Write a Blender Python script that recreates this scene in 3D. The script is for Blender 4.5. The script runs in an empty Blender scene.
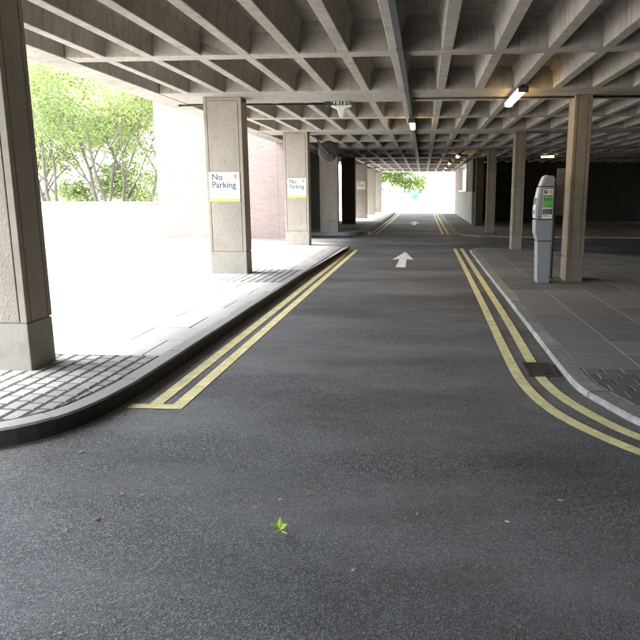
import bpy, bmesh, math, random
from mathutils import Vector, Matrix
random.seed(7)
R = math.radians
S = bpy.context.scene
C = S.collection

# ------------------------------------------------------------------ helpers
class MB:
    """collects faces, builds ONE mesh object"""
    def __init__(self): self.v = []; self.f = []; self.mi = []
    def face(self, pts, m=0):
        n = len(self.v); self.v += [tuple(p) for p in pts]; self.f.append(list(range(n, n + len(pts)))); self.mi.append(m)
    def box(self, x0, x1, y0, y1, z0, z1, m=0, sk=0.0):
        n = len(self.v)
        self.v += [(x, y + sk * x, z) for z in (z0, z1) for x, y in ((x0, y0), (x1, y0), (x1, y1), (x0, y1))]
        for q in ((3, 2, 1, 0), (4, 5, 6, 7), (0, 1, 5, 4), (1, 2, 6, 5), (2, 3, 7, 6), (3, 0, 4, 7)):
            self.f.append([n + i for i in q]); self.mi.append(m)
    def prism(self, poly, axis, a, b, m=0):
        """poly of 2D points extruded along axis ('x','y','z') from a to b"""
        def P(u, w, t):
            return {'x': (t, u, w), 'y': (u, t, w), 'z': (u, w, t)}[axis]
        n = len(self.v); k = len(poly)
        self.v += [P(u, w, a) for u, w in poly] + [P(u, w, b) for u, w in poly]
        self.f.append([n + i for i in range(k)][::-1]); self.f.append([n + k + i for i in range(k)]); self.mi += [m, m]
        for i in range(k):
            j = (i + 1) % k
            self.f.append([n + i, n + j, n + k + j, n + k + i]); self.mi.append(m)
    def tube(self, pts, radii, seg=8, m=0, cap=True):
        n0 = len(self.v); pts = [Vector(p) for p in pts]
        for i, p in enumerate(pts):
            d = (pts[min(i + 1, len(pts) - 1)] - pts[max(i - 1, 0)]).normalized()
            a = d.cross(Vector((0, 0, 1)) if abs(d.z) < .9 else Vector((1, 0, 0))).normalized(); b = d.cross(a)
            r = radii[i] if isinstance(radii, (list, tuple)) else radii
            for s in range(seg):
                t = 2 * math.pi * s / seg
                self.v.append(tuple(p + a * (r * math.cos(t)) + b * (r * math.sin(t))))
        for i in range(len(pts) - 1):
            for s in range(seg):
                q = (s + 1) % seg
                self.f.append([n0 + i * seg + s, n0 + i * seg + q, n0 + (i + 1) * seg + q, n0 + (i + 1) * seg + s]); self.mi.append(m)
        if cap:
            self.f.append([n0 + s for s in range(seg)][::-1]); self.f.append([n0 + (len(pts) - 1) * seg + s for s in range(seg)]); self.mi += [m, m]
    def lathe(self, prof, origin, axis, seg=32, m=0):
        """prof: (radius, height) along axis from origin"""
        ax = Vector(axis).normalized(); a = ax.cross(Vector((0, 0, 1)) if abs(ax.z) < .9 else Vector((1, 0, 0))).normalized(); b = ax.cross(a)
        o = Vector(origin); n0 = len(self.v)
        for r, h in prof:
            for s in range(seg):
                t = 2 * math.pi * s / seg
                self.v.append(tuple(o + ax * h + a * (r * math.cos(t)) + b * (r * math.sin(t))))
        for i in range(len(prof) - 1):
            for s in range(seg):
                q = (s + 1) % seg
                self.f.append([n0 + i * seg + s, n0 + i * seg + q, n0 + (i + 1) * seg + q, n0 + (i + 1) * seg + s]); self.mi.append(m)
    def build(self, name, mats, parent=None, bevel=0, smooth=False, fix=True):
        me = bpy.data.meshes.new(name); me.from_pydata(self.v, [], self.f)
        for mt in (mats if isinstance(mats, (list, tuple)) else [mats]): me.materials.append(mt)
        for p, i in zip(me.polygons, self.mi): p.material_index = i
        if fix:
            bm = bmesh.new(); bm.from_mesh(me); bmesh.ops.recalc_face_normals(bm, faces=bm.faces); bm.to_mesh(me); bm.free()
        o = bpy.data.objects.new(name, me); C.objects.link(o)
        if parent is not None: o.parent = parent; o.matrix_parent_inverse = Matrix.Translation(-parent.location)
        if bevel:
            b = o.modifiers.new('Bevel', 'BEVEL'); b.width = bevel; b.segments = 2; b.limit_method = 'ANGLE'; b.angle_limit = R(40)
        if smooth:
            for p in me.polygons: p.use_smooth = True
        return o

def tag(o, label=None, cat=None, group=None, kind=None):
    if label: o['label'] = label
    if cat: o['category'] = cat
    if group: o['group'] = group
    if kind: o['kind'] = kind
    return o
def empty(name, loc, label, cat, group=None):
    o = bpy.data.objects.new(name, None); C.objects.link(o); o.location = loc; o.empty_display_size = .2
    return tag(o, label, cat, group)
def struct(o): o['kind'] = 'structure'; return o

# ------------------------------------------------------------------ materials
class NT:
    def __init__(self, name):
        self.m = bpy.data.materials.new(name); self.m.use_nodes = True; self.t = self.m.node_tree
        self.b = self.t.nodes['Principled BSDF']; self.out = self.t.nodes['Material Output']
        self.geo = self.t.nodes.new('ShaderNodeNewGeometry'); self.tc = self.t.nodes.new('ShaderNodeTexCoord')
        self.pos = self.geo.outputs['Position']
    def link(self, a, b): self.t.links.new(a, b)
    def noise(self, scale, detail=4, rough=.55, vec=None, dist=0):
        n = self.t.nodes.new('ShaderNodeTexNoise'); n.inputs['Scale'].default_value = scale; n.inputs['Detail'].default_value = detail
        n.inputs['Roughness'].default_value = rough; n.inputs['Distortion'].default_value = dist
        self.link(vec or self.pos, n.inputs['Vector']); return n.outputs['Fac']
    def voro(self, scale, vec=None, out='Distance', feature='F1'):
        n = self.t.nodes.new('ShaderNodeTexVoronoi'); n.feature = feature; n.inputs['Scale'].default_value = scale
        self.link(vec or self.pos, n.inputs['Vector']); return n.outputs[out]
    def map(self, scale, vec=None, rot=(0, 0, 0)):
        n = self.t.nodes.new('ShaderNodeMapping'); n.inputs['Scale'].default_value = scale; n.inputs['Rotation'].default_value = rot
        self.link(vec or self.pos, n.inputs['Vector']); return n.outputs['Vector']
    def ramp(self, fac, stops, interp='LINEAR'):
        n = self.t.nodes.new('ShaderNodeValToRGB'); r = n.color_ramp; r.interpolation = interp
        while len(r.elements) < len(stops): r.elements.new(.5)
        for e, (p, c) in zip(r.elements, stops):
            e.position = p; e.color = (c, c, c, 1) if isinstance(c, (int, float)) else (*c, 1)
        self.link(fac, n.inputs['Fac']); return n.outputs['Color']
    def mix(self, fac, a, b, mode='MIX'):
        n = self.t.nodes.new('ShaderNodeMix'); n.data_type = 'RGBA'; n.blend_type = mode
        for k, val in ((0, fac), (6, a), (7, b)):
            if hasattr(val, 'is_linked'): self.link(val, n.inputs[k])
            elif k == 0: n.inputs[0].default_value = val
            else: n.inputs[k].default_value = (*val, 1)
        return n.outputs[2]
    def math(self, op, a, b=0.0):
        n = self.t.nodes.new('ShaderNodeMath'); n.operation = op
        for k, val in ((0, a), (1, b)):
            if hasattr(val, 'is_linked'): self.link(val, n.inputs[k])
            else: n.inputs[k].default_value = val
        return n.outputs[0]
    def bump(self, h, strength=.4, dist=.01, chain=None):
        n = self.t.nodes.new('ShaderNodeBump'); n.inputs['Strength'].default_value = strength; n.inputs['Distance'].default_value = dist
        self.link(h, n.inputs['Height'])
        if chain is not None: self.link(chain, n.inputs['Normal'])
        self.link(n.outputs['Normal'], self.b.inputs['Normal']); return n.outputs['Normal']
    def col(self, c):
        if hasattr(c, 'is_linked'): self.link(c, self.b.inputs['Base Color'])
        else: self.b.inputs['Base Color'].default_value = (*c, 1)
    def rough(self, r):
        if hasattr(r, 'is_linked'): self.link(r, self.b.inputs['Roughness'])
        else: self.b.inputs['Roughness'].default_value = r

def concrete(name, c0, c1, board=True, stain=.6, agg=0):
    n = NT(name)
    big = n.noise(.9, 5, .6); med = n.noise(7, 5, .65)
    base = n.mix(n.ramp(big, [(.3, 0.), (.7, 1.)]), c0, c1)
    streak = n.noise(1.0, 5, .65, n.map((9, 9, .5)))
    base = n.mix(n.math('MULTIPLY', n.ramp(streak, [(.52, 0.), (.72, 1.)]), stain * .6), base, tuple(x * .45 for x in c0))
    base = n.mix(n.math('MULTIPLY', n.ramp(med, [(.48, 0.), (.70, 1.)]), stain * .6), base, tuple(x * .55 for x in c0))
    vo = n.voro(26); holes = n.ramp(vo, [(.0, 1.), (.07, 0.)])
    base = n.mix(n.math('MULTIPLY', holes, .5), base, tuple(x * .3 for x in c0))
    bn = None
    if board:
        w = n.t.nodes.new('ShaderNodeTexBrick'); n.link(n.map((1, 1, 1), rot=(0, 0, 0)), w.inputs['Vector'])
        w.inputs['Scale'].default_value = 1; w.inputs['Brick Width'].default_value = 2.1; w.inputs['Row Height'].default_value = .62
        w.inputs['Mortar Size'].default_value = .006; w.inputs['Color1'].default_value = (1, 1, 1, 1); w.inputs['Color2'].default_value = (.86, .86, .86, 1); w.inputs['Mortar'].default_value = (.45, .45, .45, 1)
        base = n.mix(.8, base, w.outputs['Color'], 'MULTIPLY')
    if agg:
        v = n.voro(70, out='Color'); base = n.mix(agg, base, n.ramp(v, [(.0, tuple(x * .5 for x in c0)), (.5, c1), (1., tuple(min(1, x * 1.6) for x in c1))]))
        bn = n.bump(n.voro(70), .5, .006)
    n.bump(n.noise(60, 5, .7), .35, .006, bn); n.col(base); n.rough(.9)
    return n.m

M = {}
M['concrete'] = concrete('ribbed_concrete', (.295, .27, .234), (.385, .356, .313), stain=.9)
M['plinth'] = concrete('plinth_concrete', (.25, .232, .20), (.32, .30, .262), board=False)
M['pillar'] = concrete('pillar_concrete', (.25, .222, .182), (.32, .287, .238), board=False, stain=.5)
M['panel'] = concrete('pillar_aggregate', (.25, .224, .186), (.32, .290, .244), board=False, stain=.45, agg=.16)
M['pillar_shade'] = concrete('shaded_pillar_concrete', (.15, .128, .095), (.20, .172, .13), board=False, stain=.6)  # darker copy of the pillar concrete: right-hand shade put into the colour
M['dark_concrete'] = concrete('shade_dark_concrete', (.045, .039, .032), (.07, .062, .052), board=False)  # near-black tone carries the deep shade on the darkest pillars
M['render'] = concrete('painted_render', (.20, .20, .185), (.30, .30, .28), board=False, stain=1.)

def asphalt():
    n = NT('asphalt')
    grain = n.voro(170, out='Color'); g2 = n.noise(420, 3, .75)
    speck = n.ramp(n.math('ADD', n.math('MULTIPLY', grain, .55), n.math('MULTIPLY', g2, .45)), [(.22, (.008, .0084, .0088)), (.45, (.034, .0354, .0366)), (.64, (.125, .129, .132)), (.8, (.34, .345, .345))])
    wear = n.noise(.55, 6, .6, n.map((.45, 1.1, 1))); spots = n.noise(2.3, 5, .65)
    c = n.mix(n.ramp(wear, [(.42, 0.), (.66, 1.)]), speck, n.mix(.6, speck, (.165, .169, .173)))
    c = n.mix(n.math('MULTIPLY', n.ramp(spots, [(.58, 0.), (.8, 1.)]), .35), c, (.10, .098, .092))
    c = n.mix(n.math('MULTIPLY', n.ramp(n.noise(.8, 5, .6, n.map((.5, 1., 1))), [(.46, 0.), (.68, 1.)]), .62), c, (.016, .0165, .017))
    drip = n.voro(.9, n.map((1, 1, 1)))
    c = n.mix(n.math('MULTIPLY', n.ramp(n.math('ADD', drip, n.math('MULTIPLY', n.noise(9, 3), .12)), [(.10, 1.), (.17, 0.)]), .55), c, (.012, .012, .012))
    n.col(c); n.rough(n.mix(n.ramp(wear, [(.42, 0.), (.66, 1.)]), n.ramp(g2, [(.3, .62), (.7, .9)]), n.ramp(g2, [(.3, .45), (.7, .65)])))
    b1 = n.bump(n.voro(170), .3, .004); n.bump(n.noise(60, 5, .8), .16, .005, b1)
    return n.m
M['asphalt'] = asphalt()

def paint(name, c, wear=.5):
    n = NT(name)
    w = n.ramp(n.math('ADD', n.math('MULTIPLY', n.noise(11, 6, .7), .7), n.math('MULTIPLY', n.noise(60, 4, .7), .3)), [(.40, 1.), (.50, 0.)]); d = n.ramp(n.noise(5, 5, .6), [(.35, 0.), (.7, 1.)])
    base = n.mix(d, c, tuple(x * .72 for x in c))
    n.col(n.mix(n.math('MULTIPLY', w, wear), base, (.07, .068, .06))); n.rough(.75); n.bump(n.voro(150), .4, .004); return n.m
M['yellow'] = paint('yellow_paint', (.74, .67, .34), .32)
M['white_paint'] = paint('white_paint', (.78, .76, .70), .35)

def island(name, stops, scale=30, stain=(.5, .05), bump=.3, rough=.88):
    n = NT(name)
    c = n.ramp(n.geo.outputs['Random Per Island'], stops)
    c = n.mix(n.math('MULTIPLY', n.ramp(n.noise(scale, 5, .7), [(.4, 0.), (.75, 1.)]), stain[0]), c, tuple(stain[1] * k for k in (1, .97, .9)))
    c = n.mix(n.math('MULTIPLY', n.ramp(n.noise(1.3, 5, .65), [(.48, 0.), (.72, 1.)]), .45), c, tuple(stain[1] * 1.4 * k for k in (1, .96, .88)))
    n.col(c); n.rough(rough); n.bump(n.noise(110, 4, .7), bump, .005); return n.m
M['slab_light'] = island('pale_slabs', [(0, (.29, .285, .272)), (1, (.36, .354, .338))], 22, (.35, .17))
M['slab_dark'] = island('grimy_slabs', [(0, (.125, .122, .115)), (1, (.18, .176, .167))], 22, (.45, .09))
M['sett_light'] = island('granite_setts', [(0, (.15, .151, .156)), (.5, (.19, .191, .194)), (1, (.235, .234, .232))], 34, (.4, .12))
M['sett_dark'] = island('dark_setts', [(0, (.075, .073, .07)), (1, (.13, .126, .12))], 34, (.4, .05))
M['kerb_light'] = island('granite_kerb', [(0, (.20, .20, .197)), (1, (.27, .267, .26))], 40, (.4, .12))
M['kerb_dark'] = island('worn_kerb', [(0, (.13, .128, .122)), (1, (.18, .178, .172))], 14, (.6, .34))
def plain(name, c, rough=.6, metal=0., var=.25, scale=12, bump=0.15):
    n = NT(name)
    n.col(n.mix(n.math('MULTIPLY', n.ramp(n.noise(scale, 5, .65), [(.4, 0.), (.75, 1.)]), var), c, tuple(x * .45 for x in c)))
    n.rough(rough); n.b.inputs['Metallic'].default_value = metal
    if bump: n.bump(n.noise(scale * 8, 3), bump, .003)
    return n.m
M['kerb_shade'] = plain('shaded_kerb_face', (.045, .044, .042), .85, var=.6)  # shade on the kerb's road-side face, painted as a near-black colour
M['joint_light'] = plain('sandy_joints', (.022, .021, .02), .95)
M['joint_pale'] = plain('pale_mortar', (.36, .34, .31), .95)
M['joint_mortar'] = plain('pale_mortar_dirty', (.36, .35, .33), .95, var=.5)
M['joint_sett'] = plain('sett_mortar', (.17, .162, .148), .95, var=.5)
M['joint_dark'] = plain('dirty_joints', (.33, .32, .30), .95, var=.5)
M['steel_grey'] = plain('grey_painted_steel', (.20, .21, .225), .42, .0, .2, 9)
M['steel_light'] = plain('light_grey_plastic', (.36, .37, .38), .38, .0, .15, 9)
M['steel_dark'] = plain('dark_grey_plastic', (.045, .047, .05), .45, .0, .2, 9)
M['galv'] = plain('galvanised_trunking', (.075, .082, .09), .5, .3, .4, 15)
M['black_pipe'] = plain('black_conduit', (.02, .02, .021), .5)
M['white_plastic'] = plain('offwhite_plastic', (.72, .71, .67), .4, 0, .12, 20)
M['sign_white'] = plain('sign_white', (.62, .62, .61), .35, 0, .05, 6, 0)
M['sign_grey'] = plain('sign_lettering_grey', (.06, .063, .075), .5, 0, 0, 6, 0)
M['sign_faint'] = plain('sign_small_print', (.33, .33, .34), .5, 0, 0, 6, 0)
M['sign_yellow'] = plain('sign_yellow', (.60, .36, .035), .4, 0, .05, 6, 0)
M['sign_orange'] = plain('crest_orange', (.55, .22, .07), .4, 0, .2, 60, 0)
M['green'] = plain('sticker_green', (.07, .30, .04), .35, 0, .08, 30, 0)
M['ink'] = plain('sticker_black', (.02, .02, .022), .4, 0, 0, 6, 0)
M['board_back'] = plain('board_back_grey', (.075, .07, .062), .6, 0, .35, 9)
M['rust'] = plain('rusty_iron', (.048, .037, .029), .85, .2, .7, 30)
M['dirt'] = plain('black_silt', (.030, .022, .016), .95, var=.7, scale=60)
M['mirror_back'] = plain('mirror_shell', (.05, .043, .037), .8, 0, .3, 14)
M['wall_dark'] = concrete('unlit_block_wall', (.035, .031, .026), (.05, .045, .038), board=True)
M['parapet'] = concrete('parapet_render', (.55, .54, .51), (.66, .65, .62), board=False, stain=.25)
M['coping'] = concrete('coping_stone', (.17, .152, .14), (.215, .194, .18), board=False, stain=.4)
M['paving_pale'] = plain('pale_forecourt', (.42, .412, .395), .9, 0, .2, 2)
M['earth'] = plain('grassy_earth', (.09, .11, .045), .95, 0, .4, 2)
M['bark'] = concrete('tree_bark', (.13, .115, .095), (.19, .17, .146), board=False, stain=.6)
M['glass_frame'] = plain('window_frame_paint', (.30, .30, .28), .5)
def brick():
    n = NT('pink_brick')
    v = n.t.nodes.new('ShaderNodeSeparateXYZ'); n.link(n.pos, v.inputs[0])
    cb = n.t.nodes.new('ShaderNodeCombineXYZ'); n.link(n.math('ADD', v.outputs['X'], v.outputs['Y']), cb.inputs[0]); n.link(v.outputs['Z'], cb.inputs[1])
    w = n.t.nodes.new('ShaderNodeTexBrick'); n.link(cb.outputs[0], w.inputs['Vector'])
    w.inputs['Scale'].default_value = 1; w.inputs['Brick Width'].default_value = .225; w.inputs['Row Height'].default_value = .075; w.inputs['Mortar Size'].default_value = .007
    w.inputs['Color1'].default_value = (.225, .172, .155, 1); w.inputs['Color2'].default_value = (.265, .205, .185, 1); w.inputs['Mortar'].default_value = (.27, .238, .218, 1)
    c = n.mix(n.math('MULTIPLY', n.ramp(n.noise(3, 5, .6), [(.4, 0.), (.75, 1.)]), .3), w.outputs['Color'], (.19, .135, .118))
    n.col(c); n.rough(.92); n.bump(w.outputs['Fac'], -.5, .006); return n.m
M['brick'] = brick()
def leaves(name, stops, trans=.55):
    n = NT(name)
    c = n.ramp(n.geo.outputs['Random Per Island'], stops)
    n.col(c); n.rough(.55)
    tr = n.t.nodes.new('ShaderNodeBsdfTranslucent'); n.link(n.mix(.35, c, (.28, .37, .10)), tr.inputs['Color'])
    mx = n.t.nodes.new('ShaderNodeMixShader'); mx.inputs[0].default_value = trans
    n.link(n.b.outputs[0], mx.inputs[1]); n.link(tr.outputs[0], mx.inputs[2]); n.link(mx.outputs[0], n.out.inputs['Surface']); return n.m
M['leaf'] = leaves('spring_foliage', [(0, (.18, .25, .09)), (.5, (.24, .30, .125)), (1, (.31, .36, .18))])
M['leaf_far'] = leaves('far_foliage', [(0, (.18, .28, .07)), (1, (.28, .35, .11))])
M['fallen_green'] = plain('fallen_leaf_green', (.26, .40, .05), .45, 0, .2, 60)
M['fallen_brown'] = plain('fallen_leaf_brown', (.22, .15, .07), .7, 0, .3, 60)
M['fallen_pale'] = plain('fallen_petal_pale', (.30, .28, .23), .7, 0, .2, 60)
def glow(name, c, s):
    n = NT(name); n.b.inputs['Emission Color'].default_value = (*c, 1); n.b.inputs['Emission Strength'].default_value = s; n.col((.8, .78, .7)); return n.m
M['lamp'] = glow('warm_tube_glow', (1., .62, .24), 2.6)
M['skin'] = plain('skin', (.45, .28, .2), .6); M['turquoise'] = plain('turquoise_jacket', (.03, .42, .45), .7); M['trousers'] = plain('pale_trousers', (.40, .40, .42), .8); M['hair'] = plain('brown_hair', (.06, .04, .03), .7)

# ------------------------------------------------------------------ text
def text_faces(mb, s, size, origin, m=0, wscale=1.0):
    """filled letters on the plane facing -Y, left-bottom at origin (x, y, z)"""
    cu = bpy.data.curves.new('lettering', 'FONT'); cu.body = s; cu.size = size; cu.resolution_u = 3; cu.offset = .0035 * size / .155 if size > .1 else 0
    o = bpy.data.objects.new('lettering', cu); C.objects.link(o); bpy.context.view_layer.update()
    me = o.to_mesh(); w = max((v.co.x for v in me.vertices), default=0)
    n = len(mb.v)
    mb.v += [(origin[0] + v.co.x * wscale, origin[1], origin[2] + v.co.y) for v in me.vertices]
    for p in me.polygons: mb.f.append([n + i for i in p.vertices]); mb.mi.append(m)
    o.to_mesh_clear(); bpy.data.objects.remove(o); bpy.data.curves.remove(cu); return w * wscale

# ------------------------------------------------------------------ ground, road
def sheet(name, x0, x1, y0, y1, z, mat):
    mb = MB(); mb.face([(x0, y0, z), (x1, y0, z), (x1, y1, z), (x0, y1, z)]); return struct(mb.build(name, mat, fix=False))
sheet('ground', -400, 400, -200, 700, -.03, M['earth'])
road = sheet('road', -40, 40, -40, 50.6, 0, M['asphalt'])
sheet('forecourt', -40, 40, 50.6, 74, .004, M['paving_pale'])
sheet('bounce_sheet', -40, -6.2, -40, 2.7, .006, M['paving_pale'])  # out of view; pale ground added to bounce light towards the road
sheet('side_yard', -40, -6.35, 18.2, 50.6, .006, M['paving_pale'])

def strip(pts, w):
    mb = MB(); L = []; Rr = []
    for i, p in enumerate(pts):
        a = Vector(pts[max(i - 1, 0)]); b = Vector(pts[min(i + 1, len(pts) - 1)]); d = (b - a).normalized(); nrm = Vector((-d.y, d.x))
        L.append(Vector(p) + nrm * w / 2); Rr.append(Vector(p) - nrm * w / 2)
    return L, Rr
def line(pts, w, name='yellow_line', mat='yellow'):
    L, Rr = strip(pts, w); mb = MB()
    for i in range(len(pts) - 1):
        mb.face([(*Rr[i], .004), (*Rr[i + 1], .004), (*L[i + 1], .004), (*L[i], .004)])
    return mb
def smooth(pts, n=6):
    out = []
    P = [Vector(p) for p in pts]
    for i in range(len(P) - 1):
        p0, p1, p2, p3 = P[max(i - 1, 0)], P[i], P[i + 1], P[min(i + 2, len(P) - 1)]
        for k in range(n):
            t = k / n
            out.append(.5 * ((2 * p1) + (p2 - p0) * t + (2 * p0 - 5 * p1 + 4 * p2 - p3) * t * t + (3 * p1 - p0 - 3 * p2 + p3) * t ** 3))
    return out + [P[-1]]
line([(-1.97, 4.52), (-1.975, 8), (-2.0, 17.9)], .10).build('yellow_line', M['yellow'], road, fix=False)
lb = line([(-1.79, 4.52), (-1.805, 8), (-1.84, 17.9)], .10)
lb.face([(-2.15, 4.42, .004), (-1.74, 4.42, .004), (-1.74, 4.52, .004), (-2.15, 4.52, .004)]); lb.build('yellow_line', M['yellow'], road, fix=False)
line([(.89, 18.6)] + smooth([(.88, 14), (.86, 10), (.845, 8.1), (.832, 6.8), (.828, 5.9), (.835, 5.4), (.875, 4.95), (.97, 4.51), (1.135, 4.14), (1.337, 3.82), (1.60, 3.52), (2.05, 3.18), (2.8, 2.85), (3.6, 2.65)], 8), .095).build('yellow_line', M['yellow'], road, fix=False)
line([(1.08, 18.6)] + smooth([(1.07, 14), (1.06, 10), (1.05, 8.0), (1.035, 6.8), (1.022, 5.9), (1.028, 5.3), (1.105, 4.83), (1.255, 4.38), (1.42, 4.06), (1.70, 3.73), (2.15, 3.40), (2.9, 3.08), (3.6, 2.88)], 8), .095).build('yellow_line', M['yellow'], road, fix=False)
for x in (-2.0, -1.80): line([(x, 24.6), (x, 49)], .10).build('yellow_line', M['yellow'], road, fix=False)
for x in (.74, .94): line([(x, 25.0), (x, 49)], .10).build('yellow_line', M['yellow'], road, fix=False)
for y0, s in ((13.72, 1.0), (32.2, 1.15)):
    mb = MB(); cx = -.475
    def q(x, y): return (cx + x * s, y0 + y * s, .004)
    mb.face([q(-.105, 0), q(.105, 0), q(.085, 1.75), q(-.085, 1.75)]); mb.face([q(-.25, 1.62), q(-.085, 1.75), q(.085, 1.75), q(.25, 1.62), q(0, 3.75)])
    mb.build('direction_arrow', M['white_paint'], road, fix=False)

# ------------------------------------------------------------------ kerbs and pavements
def offset(poly, d):
    """offset an open polyline to its left by d"""
    out = []
    for i, p in enumerate(poly):
        a = Vector(poly[max(i - 1, 0)]); b = Vector(poly[min(i + 1, len(poly) - 1)]); t = (b - a).normalized()
        out.append(Vector(p) + Vector((-t.y, t.x)) * d)
    return out
def resample(poly, step):
    P = [Vector(p) for p in poly]; L = [0]
    for a, b in zip(P, P[1:]): L.append(L[-1] + (b - a).length)
    n = max(1, round(L[-1] / step)); out = []
    for k in range(n + 1):
        s = L[-1] * k / n; i = 0
        while i < len(L) - 2 and L[i + 1] < s: i += 1
        t = (s - L[i]) / max(1e-9, L[i + 1] - L[i]); out.append(P[i].lerp(P[i + 1], t))
    return out
def kerb(outer, side, h, w, mat, step=.92, face=None):
    """a run of kerb stones, chamfered, with open joints; side=+1: pavement lies to the left of the polyline"""
    mb = MB(); pts = resample(outer, .115); per = max(1, round(step / .115)); i = 0
    rnd = random.Random(3)
    inn = offset(pts, side * w); ch = .014; mid = offset(pts, side * ch)
    while i < len(pts) - 1:
        j = min(i + per, len(pts) - 1); dz = rnd.uniform(-.004, .004)
        n = len(mb.v); idx = list(range(i, j + 1))
        for k in idx:
            o, m_, q_ = pts[k].copy(), mid[k].copy(), inn[k].copy()
            sh = Vector((0, 0))
            if k == i: sh = (pts[min(k + 1, len(pts) - 1)] - pts[k]).normalized() * .004
            if k == j: sh = (pts[k - 1] - pts[k]).normalized() * .004
            z = h + dz
            mb.v += [(*(o + sh), -.02), (*(o + sh), z - ch), (*(m_ + sh), z), (*(q_ + sh), z), (*(q_ + sh), -.02)]
        for a in range(len(idx) - 1):
            for e in range(4):
                A = n + a * 5 + e; mb.f.append([A, A + 1, A + 6, A + 5]); mb.mi.append(1 if e == 0 and face else 0)
        mb.f.append([n + e for e in range(5)]); mb.f.append([n + (len(idx) - 1) * 5 + e for e in range(5)]); mb.mi += [0, 0]
        i = j
    return struct(mb.build('kerb', [mat, face or mat]))
def clip(poly, P):
    """Sutherland-Hodgman: clip poly by the convex ccw polygon P"""
    out = [Vector(p) for p in poly]
    for i in range(len(P)):
        a = Vector(P[i]); b = Vector(P[(i + 1) % len(P)]); e = b - a; src = out; out = []
        if not src: return []
        def s(p): return e.x * (p.y - a.y) - e.y * (p.x - a.x)
        for k in range(len(src)):
            c, d = src[k], src[(k + 1) % len(src)]; sc, sd = s(c), s(d)
            if sc >= 0: out.append(c)
            if (sc >= 0) != (sd >= 0): out.append(c.lerp(d, sc / (sc - sd)))
    return out
def area(p): return .5 * sum(p[i].x * p[(i + 1) % len(p)].y - p[(i + 1) % len(p)].x * p[i].y for i in range(len(p)))
def paver(mb, poly, z, gap, ch, rnd, jitter=.0015):
    if len(poly) < 3: return
    cl = [poly[0]]
    for p in poly[1:]:
        if (p - cl[-1]).length > .006: cl.append(p)
    if (cl[0] - cl[-1]).length < .006: cl.pop()
    if len(cl) < 3 or abs(area(cl)) < .0012: return
    c = sum(cl, Vector((0, 0))) / len(cl)
    def inset(d):
        E_ = []; k_ = len(cl)
        for i in range(k_):
            p, q = cl[i], cl[(i + 1) % k_]; t = (q - p).normalized(); n_ = Vector((-t.y, t.x)); E_.append((p + n_ * d, t))
        r = []
        for i in range(k_):
            (p, t), (q, u) = E_[i - 1], E_[i]; den = t.x * u.y - t.y * u.x
            if abs(den) < .05: r.append(q.copy())
            else:
                w_ = q - p; v = p + t * ((w_.x * u.y - w_.y * u.x) / den)
                if (v - cl[i]).length > 4 * d + .001: v = cl[i] + (v - cl[i]).normalized() * 4 * d
                r.append(v)
        return r
    A = inset(gap / 2); B = inset(gap / 2 + ch); n = len(mb.v); k = len(cl)
    tx, ty = rnd.uniform(-1, 1) * jitter * 3, rnd.uniform(-1, 1) * jitter * 3; dz = rnd.uniform(-1, 1) * jitter
    H = lambda p: z + dz + (p.x - c.x) * tx + (p.y - c.y) * ty
    mb.v += [(p.x, p.y, z - .04) for p in A] + [(p.x, p.y, H(p) - ch * .8) for p in A] + [(p.x, p.y, H(p)) for p in B]
    for r in range(2):
        for i in range(k):
            j = (i + 1) % k; mb.f.append([n + r * k + i, n + r * k + j, n + (r + 1) * k + j, n + (r + 1) * k + i]); mb.mi.append(0)
    mb.f.append([n + 2 * k + i for i in range(k)]); mb.mi.append(0)
def grid(mb, P, x0, x1, y0, y1, sx, sy, z, gap, ch, along='x', stagger=.5, jit=.0, sk=0., seed=1, wob=.0015):
    """courses run along `along`"""
    rnd = random.Random(seed)
    if along == 'x':
        ny = max(1, round((y1 - y0) / sy)); hy = (y1 - y0) / ny
        for r in range(ny):
            off = (r % 2) * stagger * sx; x = x0 - off
            while x < x1:
                w = sx * (1 + rnd.uniform(-jit, jit)); a, b = max(x, x0), min(x + w, x1)
                if b - a > .03:
                    q = [Vector((a, y0 + r * hy)), Vector((b, y0 + r * hy)), Vector((b, y0 + (r + 1) * hy)), Vector((a, y0 + (r + 1) * hy))]
                    paver(mb, clip(q, P), z, gap, ch, rnd, wob)
                x += w
    else:
        nx = max(1, round((x1 - x0) / sx)); hx = (x1 - x0) / nx
        for r in range(nx):
            off = ((r % 2) * stagger + rnd.uniform(-.12, .12)) * sy; y = y0 - abs(off)
            while y < y1:
                w = sy * (1 + rnd.uniform(-jit, jit)); a, b = max(y, y0), min(y + w, y1)
                if b - a > .03:
                    q = [Vector((x0 + r * hx, a)), Vector((x0 + (r + 1) * hx, a)), Vector((x0 + (r + 1) * hx, b)), Vector((x0 + r * hx, b))]
                    paver(mb, clip(q, P), z, gap, ch, rnd, wob)
                y += w
def bed(poly, z, mat):
    mb = MB(); mb.face([(p[0], p[1], z) for p in poly]); return struct(mb.build('pavement_bed', mat, fix=False))

def hull(P):
    P = sorted(set((round(p[0], 5), round(p[1], 5)) for p in P))
    def half(Q):
        h = []
        for p in Q:
            while len(h) > 1 and (h[-1][0] - h[-2][0]) * (p[1] - h[-2][1]) - (h[-1][1] - h[-2][1]) * (p[0] - h[-2][0]) <= 0: h.pop()
            h.append(p)
        return h[:-1]
    return half(P) + half(P[::-1])
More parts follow.
